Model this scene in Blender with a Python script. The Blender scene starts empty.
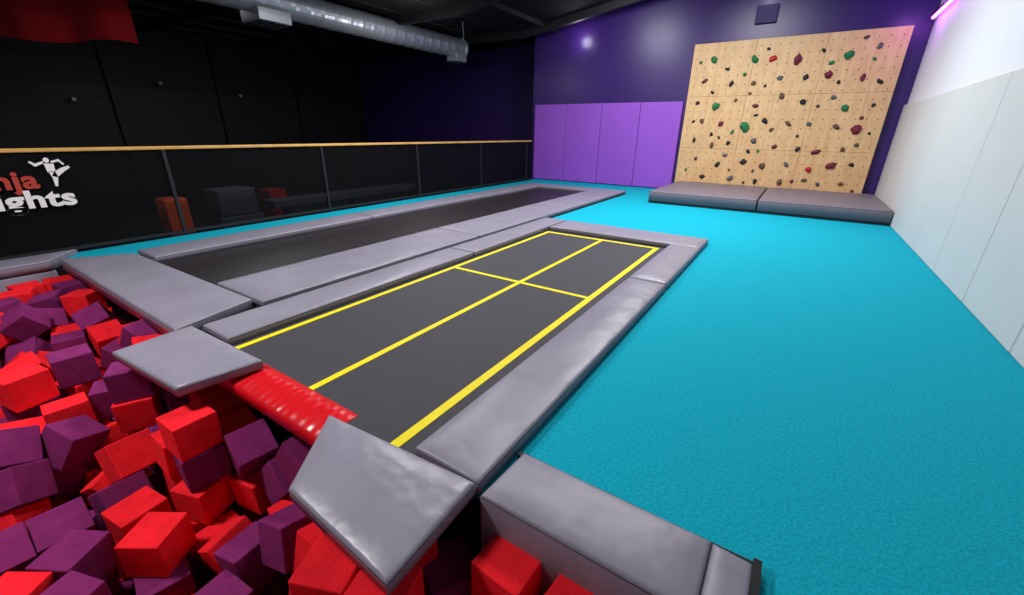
import bpy, bmesh, math, random
from mathutils import Vector, Matrix, noise
random.seed(11)
sc=bpy.context.scene
col=bpy.context.collection
try:
    sc.view_settings.view_transform='Standard'; sc.view_settings.look='None'
except Exception as e: pass

def lin(c):
    return tuple(((v/255)/12.92 if v/255<=.04045 else ((v/255+.055)/1.055)**2.4) for v in c)+(1,)

def mat(name,c,rough=.6,spec=.5,metal=0,bump=None,var=None,emis=None,alpha=None,coat=0,sheen=0):
    m=bpy.data.materials.new(name); m.use_nodes=True; nt=m.node_tree; N=nt.nodes; L=nt.links
    b=N["Principled BSDF"]; b.inputs["Base Color"].default_value=lin(c); b.inputs["Roughness"].default_value=rough
    b.inputs["Metallic"].default_value=metal; b.inputs["Specular IOR Level"].default_value=spec
    b.inputs["Coat Weight"].default_value=coat; b.inputs["Sheen Weight"].default_value=sheen
    if alpha is not None: b.inputs["Alpha"].default_value=alpha
    if emis: b.inputs["Emission Color"].default_value=lin(emis[0]); b.inputs["Emission Strength"].default_value=emis[1]
    tc=N.new("ShaderNodeTexCoord")
    if bump:
        mp=N.new("ShaderNodeMapping"); mp.inputs["Scale"].default_value=bump[2]; L.new(tc.outputs["Object"],mp.inputs[0])
        n=N.new("ShaderNodeTexNoise"); n.inputs["Scale"].default_value=bump[0]; n.inputs["Detail"].default_value=(bump[4] if len(bump)>4 else 5); L.new(mp.outputs[0],n.inputs["Vector"])
        bp=N.new("ShaderNodeBump"); bp.inputs["Strength"].default_value=bump[1]; bp.inputs["Distance"].default_value=bump[3]
        L.new(n.outputs["Fac"],bp.inputs["Height"]); L.new(bp.outputs[0],b.inputs["Normal"])
    if var:
        n=N.new("ShaderNodeTexNoise"); n.inputs["Scale"].default_value=var[0]; n.inputs["Detail"].default_value=8; n.inputs["Roughness"].default_value=.65; L.new(tc.outputs["Object"],n.inputs["Vector"])
        r=N.new("ShaderNodeValToRGB"); k=var[1]
        r.color_ramp.elements[0].position=.3; r.color_ramp.elements[1].position=.7
        r.color_ramp.elements[0].color=tuple(v*(1-k) for v in lin(c)[:3])+(1,)
        r.color_ramp.elements[1].color=tuple(min(1,v*(1+k)) for v in lin(c)[:3])+(1,)
        L.new(n.outputs["Fac"],r.inputs[0]); L.new(r.outputs[0],b.inputs["Base Color"])
    return m

M=dict(
 carpet=mat("teal_carpet",(11,156,178),.95,.12,bump=(260,.6,(1,1,1),.004),var=(80,.34)),
 vinyl=mat("grey_vinyl",(127,123,137),.43,.45,bump=(3.5,.6,(1,1,1),.028,2.5),var=(3,.07)),
 vinylL=mat("grey_vinyl_light",(132,128,142),.36,.5,bump=(4.5,.7,(1,1,1),.03,2.5),var=(3,.07)),
 vinylD=mat("dark_grey_vinyl",(112,103,112),.5,.4,bump=(4,.4,(1,1,1),.02)),
 seam=mat("seam_thread",(70,68,78),.7,.3),
 slate=mat("slate_foam_block",(78,78,94),.6,.4,bump=(4,.4,(1,1,1),.02)),
 bed=mat("trampoline_bed",(58,57,63),.72,.3,bump=(300,.3,(1,1,1),.002),var=(180,.28)),
 bed2=mat("long_bed",(34,30,34),.45,.4,bump=(200,.3,(1,1,1),.002),var=(120,.2)),
 yellow=mat("yellow_webbing",(226,208,4),.6,.3,var=(25,.08)),
 redv=mat("red_vinyl",(205,14,26),.28,.5,bump=(5,.6,(1,1.2,1.2),.02,2)),
 black=mat("black_plastic",(14,14,16),.6,.3),
 blackw=mat("black_wall_paint",(17,17,20),.65,.35,var=(1.2,.25),bump=(8,.1,(1,1,1),.01)),
 indigo=mat("indigo_wall_paint",(44,20,88),.55,.4,var=(1,.15)),
 purple=mat("purple_wall_paint",(50,22,98),.36,.5,var=(.8,.18),bump=(5,.08,(1,1,1),.01)),
 purplev=mat("purple_vinyl",(148,80,196),.5,.4,var=(1,.05),bump=(2,.3,(1,1,1),.01)),
 white=mat("white_wall_paint",(222,223,230),.6,.3,bump=(60,.1,(1,1,1),.003)),
 whitev=mat("white_wall_padding",(206,207,207),.5,.4,bump=(2,.3,(1,1,1),.012),var=(.8,.04)),
 ceil=mat("ceiling_black",(14,14,17),.8,.2),
 steel=mat("galvanised_steel",(180,184,190),.38,.5,metal=.5,bump=(6,.2,(1,1,1),.01)),
 beam=mat("dark_steel",(24,24,28),.6,.4),
 rail=mat("oak_rail",(206,158,84),.4,.4,var=(6,.2)),
 logoW=mat("logo_white",(225,222,222),.7,.2),
 logoR=mat("logo_red",(170,60,50),.7,.2),
 orange=mat("orange_vinyl",(255,104,44),.5,.4),
 foamR=mat("red_foam",(232,30,42),.95,.12,bump=(90,.7,(1,1,1),.005),var=(11,.16)),
 foamP=mat("purple_foam",(118,36,92),.95,.12,bump=(90,.7,(1,1,1),.005),var=(11,.16)),
 green=mat("exit_green",(20,160,80),.5,.3,emis=((20,200,110),.8)),
 redcloth=mat("red_fabric",(150,16,24),.8,.2,bump=(3,.5,(1,1,1),.04)),
 led=mat("violet_led",(200,80,255),.5,.3,emis=((205,90,255),9)),
 hG=mat("hold_green",(20,110,62),.6,.4), hR=mat("hold_maroon",(110,22,48),.6,.4), hB=mat("hold_black",(30,28,32),.6,.4),
 hT=mat("hold_brown",(96,74,58),.7,.3), hM=mat("hold_grey",(88,92,92),.7,.3), hX=mat("hold_red",(176,24,34),.6,.4),
)
m=mat("safety_netting",(8,8,10),.8,.1,alpha=.80); M['net']=m
def plywood():
    m=bpy.data.materials.new("plywood"); m.use_nodes=True; nt=m.node_tree; N=nt.nodes; L=nt.links; b=N["Principled BSDF"]
    tc=N.new("ShaderNodeTexCoord"); mp=N.new("ShaderNodeMapping"); mp.inputs["Scale"].default_value=(4,1,.8); L.new(tc.outputs["Object"],mp.inputs[0])
    n=N.new("ShaderNodeTexNoise"); n.inputs["Scale"].default_value=2.0; n.inputs["Detail"].default_value=8; n.inputs["Distortion"].default_value=1.2; L.new(mp.outputs[0],n.inputs["Vector"])
    r=N.new("ShaderNodeValToRGB"); e=r.color_ramp.elements
    e[0].position=.28; e[0].color=lin((202,158,108)); e[1].position=.72; e[1].color=lin((222,184,134))
    L.new(n.outputs["Fac"],r.inputs[0]); L.new(r.outputs[0],b.inputs["Base Color"]); b.inputs["Roughness"].default_value=.5
    return m
M['ply']=plywood()

def obj(name,verts,faces,m,parent=None,bevel=0,seg=2,smooth=False):
    me=bpy.data.meshes.new(name); me.from_pydata(verts,[],faces); me.update()
    bm=bmesh.new(); bm.from_mesh(me); bmesh.ops.recalc_face_normals(bm,faces=bm.faces); bm.to_mesh(me); bm.free()
    o=bpy.data.objects.new(name,me); col.objects.link(o)
    for mm in (m if isinstance(m,list) else [m]): me.materials.append(mm)
    if bevel:
        md=o.modifiers.new("b","BEVEL"); md.width=bevel; md.segments=seg; md.limit_method='ANGLE'
    if smooth or bevel:
        for p in me.polygons: p.use_smooth=True
        if bevel:
            md=o.modifiers.new("w","WEIGHTED_NORMAL"); md.keep_sharp=False
    if parent: o.parent=parent
    return o
def box(name,x0,x1,y0,y1,z0,z1,m,parent=None,bevel=0,seg=2):
    v=[(x,y,z) for x in (x0,x1) for y in (y0,y1) for z in (z0,z1)]
    f=[(0,1,3,2),(4,6,7,5),(0,4,5,1),(2,3,7,6),(0,2,6,4),(1,5,7,3)]
    return obj(name,v,f,m,parent,bevel,seg)
def empty(name):
    o=bpy.data.objects.new(name,None); col.objects.link(o); o.empty_display_size=.2; return o
def prism(name,top,z0,z1,m,parent=None,bevel=0,seg=3):
    n=len(top); zt=[(p[2] if len(p)>2 else 0) for p in top]
    v=[(p[0],p[1],z0+d) for p,d in zip(top,zt)]+[(p[0],p[1],z1+d) for p,d in zip(top,zt)]
    f=[tuple(range(n))[::-1],tuple(range(n,2*n))]+[(i,(i+1)%n,n+(i+1)%n,n+i) for i in range(n)]
    return obj(name,v,f,m,parent,bevel,seg)
def soft_pad(name,c,z0,z1,m,parent=None,puff=.012,nx=None,ny=None,seed=0,piping=True):
    P=[Vector((p[0],p[1],p[2] if len(p)>2 else 0)) for p in c]
    lu=((P[1]-P[0]).length+(P[2]-P[3]).length)/2; lv=((P[3]-P[0]).length+(P[2]-P[1]).length)/2
    nx=nx or max(4,min(70,int(lu/.06))); ny=ny or max(4,min(70,int(lv/.06)))
    R=.018
    def ts(n,l):
        e=R/l; return [0,e*.3,e]+[e+(1-2*e)*i/n for i in range(1,n)]+[1-e,1-e*.3,1]
    U=ts(nx,lu);V=ts(ny,lv); bm=bmesh.new(); g=[]
    for u in U:
        row=[]
        for v in V:
            q=(P[0]*(1-u)+P[1]*u)*(1-v)+(P[3]*(1-u)+P[2]*u)*v
            d=min(u*lu,(1-u)*lu,v*lv,(1-v)*lv)
            k=1 if d>=R else math.sqrt(max(0,1-((R-d)/R)**2))
            w=noise.noise(Vector((q.x*3+seed,q.y*3,seed*1.7)))*puff*.8+noise.noise(Vector((q.x*9,q.y*9,seed)))*puff*.3
            dome=puff*min(1,d/.15)
            z=q.z+(z1-R*.9)+R*.9*k+(w+dome)*min(1,d/.05)
            row.append(bm.verts.new((q.x,q.y,z)))
        g.append(row)
    for i in range(len(U)-1):
        for j in range(len(V)-1): bm.faces.new((g[i][j],g[i+1][j],g[i+1][j+1],g[i][j+1]))
    ring=[g[i][0] for i in range(len(U))]+[g[-1][j] for j in range(1,len(V))]+[g[i][-1] for i in range(len(U)-2,-1,-1)]+[g[0][j] for j in range(len(V)-2,0,-1)]
    dep=(z1-z0)
    low=[bm.verts.new((v.co.x,v.co.y,v.co.z-(dep-R*.9))) for v in ring]
    n=len(ring)
    for i in range(n): bm.faces.new((ring[i],ring[(i+1)%n],low[(i+1)%n],low[i]))
    bm.faces.new(low)
    bmesh.ops.recalc_face_normals(bm,faces=bm.faces)
    me=bpy.data.meshes.new(name); bm.to_mesh(me); bm.free()
    for p in me.polygons: p.use_smooth=len(p.vertices)==4
    me.materials.append(m); o=bpy.data.objects.new(name,me); col.objects.link(o)
    if parent: o.parent=parent
    if piping:
        cu=bpy.data.curves.new(name+"_piping","CURVE"); cu.dimensions='3D'; cu.bevel_depth=.0028; cu.bevel_resolution=1
        sp=cu.splines.new('POLY'); sp.points.add(3); sp.use_cyclic_u=True
        for pt,q in zip(sp.points,P): pt.co=(q.x,q.y,q.z+z1-R*.9,1)
        cu.materials.append(M['seam']); oc=bpy.data.objects.new(name+"_piping",cu); col.objects.link(oc); oc.parent=parent
    return o
def cyl(name,p0,p1,r,m,parent=None,n=20,caps=True):
    a=Vector(p0);b=Vector(p1);d=(b-a).normalized(); up=Vector((0,0,1)) if abs(d.z)<.9 else Vector((1,0,0))
    s=d.cross(up).normalized(); t=s.cross(d)
    v=[];f=[]
    for q in (a,b):
        for i in range(n):
            an=2*math.pi*i/n; v.append(tuple(q+s*math.cos(an)*r+t*math.sin(an)*r))
    for i in range(n): f.append((i,(i+1)%n,n+(i+1)%n,n+i))
    if caps: f+= [tuple(range(n)),tuple(range(n,2*n))]
    o=obj(name,v,f,m,parent)
    for p in o.data.polygons: p.use_smooth=len(p.vertices)==4
    return o
def rect(x0,x1,y0,y1): return [(x0,y0),(x1,y0),(x1,y1),(x0,y1)]

# ---------------- room shell ----------------
YB=12.9; XR=1.67; XL=-18.0
fl=[(-7.5,1.12),(-7.5,YB),(XR,YB),(XR,-3),(.22,-3),(.22,1.12)]
prism("floor",fl[::-1],-.06,0,M['carpet'])
box("floor_lower",XL,-7.5,-3,14.6,-.7,-.6,M['blackw'])
wall_r=box("wall_right",XR,XR+.15,-3,YB+.2,-.06,6.2,M['white'])
e=empty("wall_padding")
yy=YB
i=0
while yy>-1:
    box("panel_%d"%i,XR-.05,XR,yy-1.21,yy,0,2.15,M['whitev'],e,.014); yy-=1.22; i+=1
wb=[(-7.68,YB,-.06),(XR,YB,-.06),(XR,YB,6.0),(-7.68,YB,6.0)]
wall_b=obj("wall_back",[(x,y+d,z) for d in (0,.2) for x,y,z in wb],[(0,1,2,3),(4,5,6,7),(0,3,7,4),(1,2,6,5),(0,1,5,4),(2,3,7,6)],M['purple'])
box("wall_back_hall",XL-.1,-7.68,14.4,14.6,-.7,6,M['indigo'])
box("wall_return",-7.68,-7.60,YB+.2,14.4,-.7,6,M['indigo'])
box("wall_left",XL-.15,XL,-3,14.6,-.7,6,M['blackw'])
e=empty("wall_cladding")
for i in range(14):
    z=-.4+i*.36
    box("rib_%d"%i,XL,XL+.03,-3,14.4,z,z+.025,M['beam'],e)
for i in range(6):
    y=-1+i*3
    box("column_%d"%i,XL,XL+.16,y,y+.16,-.6,4.4,M['blackw'],e)
def cz(x): return 4.42 if x<-7.7 else 4.42+(x+7.7)*.135
v=[(XL,-3,4.42),(-7.7,-3,4.3),(XR+.2,-3,cz(XR)),(XL,14.6,4.42),(-7.7,14.6,4.3),(XR+.2,14.6,cz(XR))]
v+= [(a,b,c+.1) for a,b,c in v]
obj("ceiling",v,[(0,1,4,3),(1,2,5,4),(6,7,10,9),(7,8,11,10)],M['ceil'])
e=empty("roof_beams")
for i,y in enumerate((3.2,6.2,9.2,12.2)):
    o=obj("rafter_%d"%i,[(XL,y,4.22),(XL,y+.14,4.22),(-7.7,y,4.1),(-7.7,y+.14,4.1),(XR,y,cz(XR)-.2),(XR,y+.14,cz(XR)-.2),
      (XL,y,4.42),(XL,y+.14,4.42),(-7.7,y,4.3),(-7.7,y+.14,4.3),(XR,y,cz(XR)),(XR,y+.14,cz(XR))],
      [(0,1,3,2),(2,3,5,4),(0,2,8,6),(2,4,10,8),(1,7,9,3),(3,9,11,5)],M['beam'],e)
for i in range(9):
    x=XL+1+i*1.25
    box("purlin_%d"%i,x,x+.07,-2,14.3,4.3,4.41,M['beam'],e)

e=empty("wall_mat")
xs=[-7.58,-6.44,-5.27,-4.10,-2.95]
for i in range(4):
    box("panel_%d"%i,xs[i]+.006,xs[i+1]-.006,YB-.06,YB,.02,2.32,M['purplev'],e,.015,3)

# ---------------- climbing wall ----------------
e=empty("climbing_wall")
cx0,cx1,cz0,cz1=-2.85,1.36,.1,3.62; cy=YB-.16
pw=(cx1-cx0)/3; ph=[cz0,1.16,2.41,cz1]
k=0
for i in range(3):
    for j in range(3):
        box("panel_%d"%k,cx0+pw*i+.002,cx0+pw*(i+1)-.002,cy,cy+.03,ph[j]+.002,ph[j+1]-.002,M['ply'],e,.003,1); k+=1
for i in range(7):
    x=cx0+.02+(cx1-cx0-.11)*i/6
    box("stud_%d"%i,x,x+.06,cy+.03,YB,cz0,cz1-.01,M['rail'],e)
v=[];f=[]
for i in range(21):
    for j in range(17):
        x=cx0+.12+i*(cx1-cx0-.24)/20; z=cz0+.15+j*(cz1-cz0-.3)/16
        b=len(v)
        for q in range(6): v.append((x+.013*math.cos(q*math.pi/3),cy-.0015,z+.013*math.sin(q*math.pi/3)))
        f.append(tuple(range(b,b+6)))
obj("t_nuts",v,f,M['hB'],e)
def hold(x,z,s,m,i):
    bm=bmesh.new(); bmesh.ops.create_icosphere(bm,subdivisions=3,radius=1)
    a=random.random()*6; sx=random.uniform(.8,1.4)*s; sz=random.uniform(.65,1.0)*s
    for w in bm.verts:
        c=w.co; n_=noise.noise(c*1.3+Vector((i*3.1,0,0)))*.45
        c*=1+n_
        if c.y>0: c.y*=.25
        q=Vector((c.x*sx,c.y*s*.75,c.z*sz)); 
        w.co=Vector((x+q.x*math.cos(a)-q.z*math.sin(a),cy+q.y-.005,z+q.x*math.sin(a)+q.z*math.cos(a)))
    me=bpy.data.meshes.new("hold"); bm.to_mesh(me); bm.free()
    for p in me.polygons: p.use_smooth=True
    me.materials.append(M[m]); o=bpy.data.objects.new("hold_%d"%i,me); col.objects.link(o); o.parent=e
big=[(.13,.10,'hG',.09),(.21,.17,'hB',.06),(.33,.12,'hG',.085),(.43,.12,'hX',.09),(.54,.13,'hR',.12),(.66,.09,'hB',.05),(.78,.13,'hG',.11),(.90,.10,'hM',.06),
(.09,.24,'hR',.07),(.24,.27,'hB',.07),(.36,.27,'hT',.07),(.48,.24,'hM',.06),(.60,.25,'hB',.06),(.71,.24,'hR',.09),(.85,.27,'hR',.07),(.94,.28,'hB',.06),
(.07,.38,'hB',.06),(.17,.40,'hG',.10),(.28,.37,'hT',.06),(.40,.41,'hR',.07),(.52,.36,'hT',.06),(.63,.40,'hB',.07),(.76,.37,'hM',.06),(.83,.43,'hG',.10),(.93,.42,'hB',.05),
(.12,.50,'hT',.06),(.22,.53,'hR',.07),(.35,.55,'hG',.12),(.45,.51,'hB',.07),(.57,.52,'hT',.07),(.68,.53,'hM',.06),(.80,.55,'hT',.07),(.89,.56,'hR',.11),
(.08,.64,'hB',.06),(.19,.67,'hT',.08),(.29,.66,'hB',.06),(.42,.64,'hM',.07),(.53,.67,'hR',.06),(.66,.68,'hB',.07),(.74,.70,'hR',.08),(.86,.68,'hT',.06),
(.11,.78,'hR',.06),(.25,.82,'hB',.07),(.38,.78,'hB',.07),(.50,.80,'hT',.08),(.62,.79,'hM',.06),(.72,.81,'hX',.08),(.83,.79,'hR',.11),(.92,.77,'hB',.06),
(.17,.90,'hB',.06),(.33,.91,'hM',.07),(.47,.92,'hB',.06),(.60,.91,'hT',.09),(.78,.90,'hM',.07),(.90,.90,'hT',.06)]
tries=0
while len(big)<86 and tries<4000:
    tries+=1
    u,v_=random.uniform(.04,.96),random.uniform(.05,.94)
    if min(math.hypot(u-b[0],(v_-b[1])*.85) for b in big)>.058:
        big.append((u,v_,random.choice(['hB','hT','hM','hB','hB','hG','hR']),random.uniform(.04,.055)))
for i,(u,v_,m_,s) in enumerate(big):
    hold(cx0+(cx1-cx0)*(u+random.uniform(-.01,.01)),cz1-(cz1-cz0)*(v_+random.uniform(-.01,.01)),s*.85,m_,i)

for i,(a,b) in enumerate(((-2.76,-.56),(-.53,1.60))):
    e=empty("crash_mat" if i==0 else "crash_mat.001")
    soft_pad("cover",rect(a,b,10.02,12.72),.01,.27,M['vinylD'],e,.02,seed=i*5+3)
    box("base_band",a+.005,b-.005,10.012,10.03,.02,.05,M['black'],e)

# ---------------- near trampoline ----------------
e=empty("trampoline")
def strip(name,x0,x1,y0,y1,z,m,p): 
    return box(name,x0,x1,y0,y1,z-.004,z,m,p)
strip("dark_gap_sheet",-3.64,-.875,1.06,6.58,.006,M['black'],e)  # black sheet added so the gaps between the pads read dark
strip("bed",-3.22,-1.25,1.07,6.0,.010,M['bed'],e)
for n_,x0,x1,y0,y1 in (("line_1",-3.15,-3.10,1.08,5.88),("line_2",-2.24,-2.19,1.08,5.82),("line_3",-1.44,-1.38,1.08,5.88),("line_4",-3.10,-1.44,5.82,5.88)):
    strip(n_,x0,x1,y0,y1,.014,M['yellow'],e)
strip("line_5",-3.10,-2.24,3.52,3.57,.014,M['yellow'],e); strip("line_6",-2.19,-1.44,3.52,3.57,.014,M['yellow'],e)
T=.08
soft_pad("pad_right_a",rect(-1.26,-.87,1.09,4.20),.005,T,M['vinyl'],e,seed=1)
soft_pad("pad_right_b",rect(-1.26,-.87,4.225,5.94),.005,T,M['vinyl'],e,seed=2)
soft_pad("pad_far",rect(-3.17,-.87,5.965,6.60),.005,T,M['vinyl'],e,seed=3)
soft_pad("pad_left_a",rect(-3.60,-3.2,1.13,4.0),.005,T,M['vinyl'],e,seed=4)
soft_pad("pad_left_b",rect(-3.60,-3.2,4.025,6.60),.005,T,M['vinyl'],e,seed=5)
soft_pad("pad_corner_left",[(-3.66,.60,-.01),(-2.80,.66,-.01),(-2.66,1.10,.02),(-3.62,1.07,.02)],.01,.075,M['vinylL'],e,seed=6)
soft_pad("pad_corner_right",[(-1.52,.61,0),(-.86,.57,0),(-.87,1.07,.02),(-1.80,1.0,.02)],.01,.08,M['vinylL'],e,seed=7)
# flat red padded sleeve folded over the frame rail at the pit edge
sec=[(1.15,.004),(1.14,.018),(1.08,.020),(1.02,.012),(.965,-.002),(.93,-.014),(.917,-.028),(.918,-.10),(.935,-.108),(1.0,-.10),(1.12,-.05)]
v=[];f=[];NS=110
for i in range(NS+1):
    x=-2.93+1.17*i/NS
    for (y,z) in sec:
        k=noise.noise(Vector((x*8,y*6,z*6)))*.006+.0015*math.sin(x*90+4*noise.noise(Vector((x*4,0,0))))
        v.append((x,y-k*.5,z+k))
ns=len(sec)
for i in range(NS):
    for j in range(ns): f.append((i*ns+j,(i+1)*ns+j,(i+1)*ns+(j+1)%ns,i*ns+(j+1)%ns))
f+=[tuple(range(ns)),tuple(range(NS*ns,NS*ns+ns))]
obj("red_frame_sleeve",v,f,M['redv'],e,smooth=True)

# ---------------- long trampoline ----------------
e=empty("trampoline.001")
prism("dark_gap_sheet",[(-6.62,1.13),(-3.66,1.13),(-3.66,11.15),(-6.62,11.15)],.001,.005,M['black'],e)  # same added black sheet, darkening the gaps around the long bed
strip("bed",-6.1,-4.5,1.5,10.7,.010,M['bed2'],e)
soft_pad("pad_end_near",[(-6.9,1.0,-.01),(-3.7,.98,-.01),(-3.84,1.62,0),(-6.45,1.58,0)],-.05,.08,M['vinyl'],e,seed=9)
ys=[1.64,4.8,8.0,11.2]
for i in range(3):
    soft_pad("pad_right_%d"%i,rect(-4.55,-3.70,ys[i],ys[i+1]-.02),.005,T,M['vinyl'],e,seed=10+i)
    soft_pad("pad_left_%d"%i,rect(-6.62,-6.08,ys[i],ys[i+1]-.02),.005,T,M['vinyl'],e,seed=20+i)
soft_pad("pad_far",rect(-6.08,-4.55,10.6,11.18),.005,T,M['vinyl'],e,seed=30)
e=empty("pit_edge_pad")
soft_pad("top",[(-7.36,-2.5),(-6.95,-2.5),(-6.92,.92),(-7.36,1.25)],-.05,.06,M['vinyl'],e,seed=33)
soft_pad("side",[(-6.99,-2.5),(-6.93,-2.5),(-6.93,.95),(-6.99,.95)],-1.2,-.06,M['vinyl'],e,nx=4,seed=34,piping=False)

e=empty("edge_block_pad")
soft_pad("top_a",[(-.83,1.05),(.03,1.05),(.03,1.37),(-.81,1.37)],-.42,.07,M['vinyl'],e,seed=40)
soft_pad("top_b",[(.034,1.05),(.17,1.05),(.17,1.36),(.034,1.37)],-.42,.066,M['vinyl'],e,seed=41)
box("black_trim",.172,.20,1.0,1.40,-.4,.05,M['black'],e)
box("black_trim_back",-.85,.2,1.375,1.40,-.02,.03,M['black'],e)

# ---------------- foam pit ----------------
e=empty("foam_pit")
box("side_far",-7.0,-.86,1.14,1.25,-1.4,-.07,M['black'],e)
box("base",-7.2,.22,-3,1.2,-1.6,-1.5,M['black'],e)
box("side_right",.2,.26,-3,1.0,-1.4,-.07,M['black'],e)

def sim():
    S=.232; PX0,PX1,PY0,PY1=-6.92,.18,-1.5,1.12; ZB=-1.5
    def cubemesh(sx,sy,sz):
        me=bpy.data.meshes.new("t"); 
        v=[(a*sx/2,b*sy/2,c*sz/2) for a in (-1,1) for b in (-1,1) for c in (-1,1)]
        me.from_pydata(v,[],[(0,1,3,2),(4,6,7,5),(0,4,5,1),(2,3,7,6),(0,2,6,4),(1,5,7,3)]); return me
    cm=cubemesh(S,S,S)
    act=[]
    z=ZB+.25
    nx=int((PX1-PX0-.1)/.33); ny=int((PY1-PY0-.1)/.33)
    for l in range(7):
        for i in range(nx):
            for j in range(ny):
                if random.random()<.06: continue
                x=PX0+.22+i*(PX1-PX0-.44)/(nx-1)+random.uniform(-.03,.03)
                if l==6 and x>-4.2: continue
                o=bpy.data.objects.new("c",cm); col.objects.link(o)
                o.location=(x,PY0+.22+j*(PY1-PY0-.44)/(ny-1)+random.uniform(-.03,.03),z+l*.36)
                o.rotation_euler=[random.uniform(0,6.28) for _ in range(3)]
                act.append(o)
    pas=[]
    for (x0,x1,y0,y1,z0,z1) in ((PX0-1,PX1+1,PY0-1,PY1+1,ZB-.6,ZB),(PX0-1,PX0,PY0-1,PY1+1,ZB-.5,2.5),(PX1,PX1+1,PY0-1,PY1+1,ZB-.5,2.5),(PX0-1,PX1+1,PY0-1,PY0,ZB-.5,2.5),(PX0-1,PX1+1,PY1,PY1+1,ZB-.5,2.5)):
        o=bpy.data.objects.new("w",cubemesh(x1-x0,y1-y0,z1-z0)); col.objects.link(o); o.location=((x0+x1)/2,(y0+y1)/2,(z0+z1)/2); pas.append(o)
    bpy.ops.rigidbody.world_add(); rw=sc.rigidbody_world
    rw.substeps_per_frame=6; rw.solver_iterations=8; rw.point_cache.frame_end=90; rw.point_cache.frame_start=1
    bpy.context.view_layer.update()
    bpy.ops.object.select_all(action='DESELECT')
    for o in act: o.select_set(True)
    bpy.context.view_layer.objects.active=act[0]
    bpy.ops.rigidbody.objects_add(type='ACTIVE')
    bpy.ops.object.select_all(action='DESELECT')
    for o in pas: o.select_set(True)
    bpy.context.view_layer.objects.active=pas[0]
    bpy.ops.rigidbody.objects_add(type='PASSIVE')
    for o in act+pas:
        o.rigid_body.collision_shape='BOX'; o.rigid_body.friction=.9; o.rigid_body.restitution=0
        o.rigid_body.use_margin=True; o.rigid_body.collision_margin=.002
    for o in act: o.rigid_body.linear_damping=.2; o.rigid_body.angular_damping=.4; o.rigid_body.mass=.3
    for f in range(1,86): sc.frame_set(f)
    dg=bpy.context.evaluated_depsgraph_get()
    ms=[o.evaluated_get(dg).matrix_world.copy() for o in act]
    bpy.ops.object.select_all(action='DESELECT')
    bpy.ops.rigidbody.world_remove()
    for o in act+pas: bpy.data.objects.remove(o,do_unlink=True)
    sc.frame_set(1)
    return ms,S
ms,S=sim()
me=bpy.data.meshes.new("foam_cubes"); bm=bmesh.new()
for i,Mx in enumerate(ms):
    p=Mx.translation
    ext=S/2*sum(abs(Mx[2][k]) for k in range(3)); top=p.z+ext
    lim=-.11 if (p.y>.78 and -3.0<p.x<-1.7) else (-.03 if p.y>.35 else -.01)
    mi=random.random()<.47
    if top>lim:
        if top-lim>.14: continue
        Mx=Matrix.Translation((0,0,lim-top))@Mx
    r=bmesh.ops.create_cube(bm,size=S*.99,matrix=Mx)
    fs=set()
    for v_ in r['verts']:
        for f_ in v_.link_faces: fs.add(f_)
    for f_ in fs: f_.material_index=int(mi)
bm.to_mesh(me); bm.free(); me.materials.append(M['foamR']); me.materials.append(M['foamP'])
o=bpy.data.objects.new("foam_cubes",me); col.objects.link(o); o.parent=e
md=o.modifiers.new("b","BEVEL"); md.width=.007; md.segments=2
for p in me.polygons: p.use_smooth=False

# ---------------- fence ----------------
e=empty("fence")
FX=-7.42
box("top_rail",FX-.03,FX+.03,-2.5,12.4,1.205,1.25,M['rail'],e,.012,3)
for i in range(-1,5):
    y=2.45+2.42*i
    box("post_%d"%(i+1),FX-.022,FX+.022,y-.022,y+.022,-.02,1.2,M['beam'],e,.004,1)
box("bottom_rail",FX-.02,FX+.02,-2.5,12.4,.04,.08,M['beam'],e)
obj("netting",[(FX-.01,-2.5,.0),(FX-.01,12.4,.0),(FX-.01,12.4,1.2),(FX-.01,-2.5,1.2)],[(0,1,2,3)],M['net'],e)
def text(body,size,y_end,z,m,sx=1.2):
    t=bpy.data.curves.new("t","FONT"); t.body=body; t.size=size; t.align_x='RIGHT'; t.extrude=.003; t.offset=.009; t.space_character=1.06
    o=bpy.data.objects.new(body+"_lettering",t); col.objects.link(o); o.parent=e
    o.matrix_local=Matrix(((0,0,1,FX+.045),(sx,0,0,y_end),(0,1,0,z),(0,0,0,1))); t.materials.append(m)
text("ninja",.27,1.15,.82,M['logoR'],1.1); text("knights",.27,1.42,.60,M['logoW'],1.25)
fig=[[(0,0),(.03,0),(.07,.14),(.05,.2),(-.02,.2),(.0,.12)],[(.0,.14),(.06,.12),(.17,.2),(.24,.24),(.23,.27),(.14,.245),(.05,.2)],
 [(-.03,.19),(.06,.19),(.07,.3),(-.04,.31)],[(-.04,.31),(-.14,.27),(-.2,.33),(-.18,.345),(-.13,.31),(-.04,.34)],[(.05,.31),(.13,.33),(.17,.28),(.19,.29),(.14,.36),(.04,.335)],
 [(0+.035*math.cos(a*math.pi/4),.35+.035*math.sin(a*math.pi/4)) for a in range(8)]]
v=[];f=[]
for pl in fig:
    b=len(v); v+=[(FX+.046,1.28+a*.75,.82+c*.85) for a,c in pl]; f.append(tuple(range(b,b+len(pl))))
obj("kicking_figure",v,f,M['logoW'],e)

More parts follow.
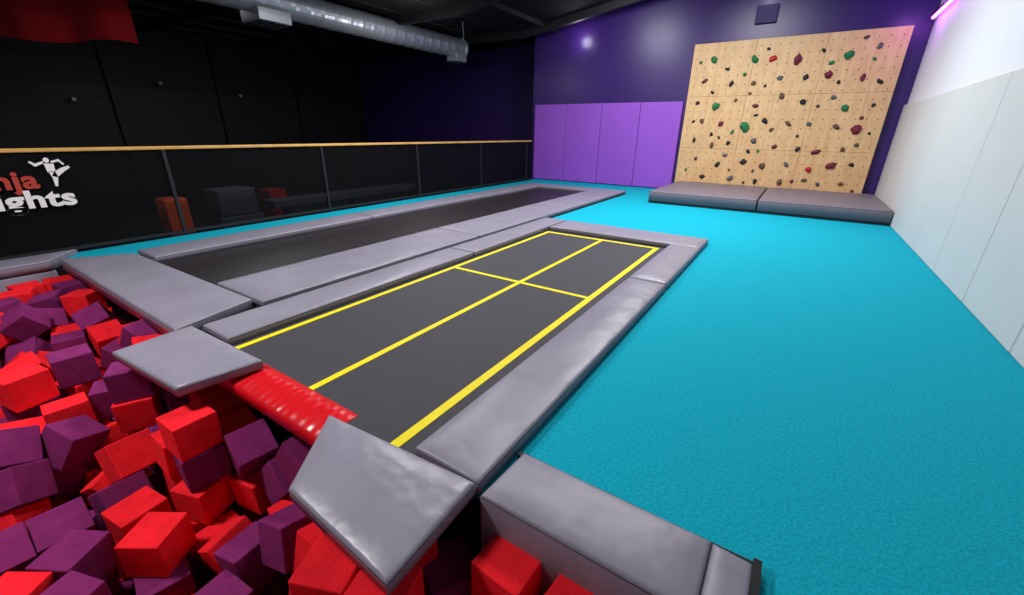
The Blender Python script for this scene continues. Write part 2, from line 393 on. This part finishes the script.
# ---------------- lower hall ----------------
box("orange_vault_block",-9.3,-8.9,2.75,3.10,-.6,.34,M['orange'],None,.03,3)
e=empty("foam_block_stack")
box("block_1",-9.6,-8.9,3.55,4.35,-.6,-.1,M['slate'],e,.03,3); box("block_2",-9.5,-8.95,3.6,4.3,-.09,.40,M['slate'],e,.03,3)
e=empty("balance_bench")
box("top",-9.3,-8.9,4.6,8.6,-.06,.10,M['slate'],e,.02,3)
for i,y in enumerate((4.9,6.6,8.2)): box("leg_%d"%i,-9.2,-9.0,y,y+.12,-.6,-.06,M['beam'],e)
box("red_gym_block",-10.3,-9.8,5.0,5.4,-.6,.2,M['redcloth'],None,.03,3)

# ---------------- ceiling services ----------------
e=empty("ventilation_duct")
DX,DZ,DR=-10,3.98,.28
v=[];f=[];n=28;NY=150
for i in range(NY+1):
    y=-1+13*i/NY; r=DR+(.012 if i%4==0 else 0)
    for k in range(n):
        a=2*math.pi*k/n; v.append((DX+r*math.cos(a),y,DZ+r*math.sin(a)))
for i in range(NY):
    for k in range(n): f.append((i*n+k,i*n+(k+1)%n,(i+1)*n+(k+1)%n,(i+1)*n+k))
f.append(tuple(range(NY*n,NY*n+n)))
obj("spiral_tube",v,f,M['steel'],e)
cyl("end_cap",(DX,12.0,DZ),(DX,12.12,DZ),DR+.03,M['steel'],e,28)
box("end_grille",DX-.1,DX+.3,11.5,12.0,DZ-.42,DZ-.2,M['steel'],e,.01,1)
box("grille_box",DX-.35,DX+.35,5.4,6.1,DZ-.45,DZ-.2,M['steel'],e,.02,1)
for i in range(5): box("grille_slat_%d"%i,DX-.3,DX+.3,5.46+i*.12,5.5+i*.12,DZ-.46,DZ-.45,M['black'],e)
for i,y in enumerate((3,6.5,9,11)): cyl("hanger_%d"%i,(DX,y,DZ+.2),(DX,y,4.42),.01,M['beam'],e,6)
cu=bpy.data.curves.new("hanging_cable","CURVE"); cu.dimensions='3D'; cu.bevel_depth=.012; sp=cu.splines.new('BEZIER'); sp.bezier_points.add(2)
for b,p in zip(sp.bezier_points,((-8.6,10.5,4.35),(-9.0,11.0,3.95),(-9.9,11.7,3.85))): b.co=p; b.handle_left_type=b.handle_right_type='AUTO'
cu.materials.append(M['steel']); o=bpy.data.objects.new("hanging_cable",cu); col.objects.link(o)
v=[];f=[]
for i in range(61):
    t=i/60; x=-13.4+2.0*t; y=1.5+2.35*t
    for j in range(6):
        z=3.0+j*.28+ (.05*math.sin(t*9) if j==0 else 0); k=.06*math.sin(t*17)+.05*noise.noise(Vector((t*8,z,0)))
        v.append((x+k,y-k*.6,z))
for i in range(60):
    for j in range(5): f.append((i*6+j,(i+1)*6+j,(i+1)*6+j+1,i*6+j+1))
obj("red_drape",v,f,M['redcloth'],None,smooth=True)
box("exit_sign",-8.05,-7.75,13.6,13.64,2.0,2.15,M['green'],None,.005,1)
box("junction_box",-1.6,-1.15,YB-.08,YB,3.95,4.32,M['indigo'],wall_b,.01,1)
for i,(y,z) in enumerate(((4.1,2.2),(6.3,2.8),(8.7,2.6))):
    en=empty("wall_camera" if i==0 else "wall_camera.%03d"%i)
    cyl("dome",(XL+.16,y,z),(XL+.3,y,z),.05,M['vinyl'],en,16); box("bracket",XL,XL+.17,y-.03,y+.03,z-.03,z+.03,M['beam'],en)
cyl("led_tube",(XR-.08,11.2,3.70),(XR-.08,12.6,3.70),.03,M['led'],wall_r,12); box("led_housing",XR-.1,XR,11.15,12.65,3.74,3.80,M['black'],wall_r)

# ---------------- lights ----------------
def area(name,loc,size,power,color=(1,1,1),rot=(0,0,0),sy=None):
    l=bpy.data.lights.new(name,"AREA"); l.energy=power; l.color=color; l.size=size
    if sy: l.shape='RECTANGLE'; l.size_y=sy
    o=bpy.data.objects.new(name,l); col.objects.link(o); o.location=loc; o.rotation_euler=rot; return o
area("ceiling_light",(-2.2,4.6,4.7),.9,150,(.98,.98,1))
area("ceiling_light.001",(-1.8,8.7,4.8),1.2,380,(.98,.98,1))
area("ceiling_light.002",(-5.3,5.5,4.0),.9,165,(1,.97,1))
area("ceiling_light.003",(-3.8,-.6,3.8),.7,195,(1,.98,.97))
area("ceiling_light.004",(-12.5,6,4.1),2.0,60,(.95,.97,1))
area("wall_washer",(-4.5,10.3,4.3),1.0,50,(.95,.93,1),(math.radians(50),0,0))
l=bpy.data.lights.new("d","POINT"); l.energy=34; l.shadow_soft_size=.2; o=bpy.data.objects.new("added_duct_fill",l); col.objects.link(o); o.location=(-8.4,8.5,3.4)  # added point light with no fixture, brightens the duct
l=bpy.data.lights.new("violet","POINT"); l.energy=14; l.color=(.65,.2,1); l.shadow_soft_size=.15
o=bpy.data.objects.new("violet_glow_lamp",l); col.objects.link(o); o.location=(XR-.35,12.0,3.75)
for i,(x,z,p) in enumerate(((-6.05,4.0,11),(-1.4,4.5,3))):
    l=bpy.data.lights.new("s","POINT"); l.energy=p; l.shadow_soft_size=.14; o=bpy.data.objects.new("added_patch_light" if i==0 else "added_patch_light.001",l); col.objects.link(o); o.location=(x,YB-.3,z)  # added point lights making bright wall patches in place of glossy flood reflections
w=bpy.data.worlds.new("w"); sc.world=w; w.use_nodes=True; w.node_tree.nodes["Background"].inputs[0].default_value=(.75,.8,1,1); w.node_tree.nodes["Background"].inputs[1].default_value=.12

# ---------------- camera ----------------
r=Vector((.83506,.55,.01338)); u=Vector((-.21386,.3021,.92898)); fw=Vector((-.5069,.77861,-.3699))
cam=bpy.data.cameras.new("camera"); cam.sensor_width=36; cam.lens=416.4167/1024*36; cam.clip_start=.02
co=bpy.data.objects.new("camera",cam); col.objects.link(co)
Mx=Matrix((( r.x,u.x,-fw.x,0),(r.y,u.y,-fw.y,0),(r.z,u.z,-fw.z,1.5),(0,0,0,1)))
co.matrix_world=Mx; sc.camera=co
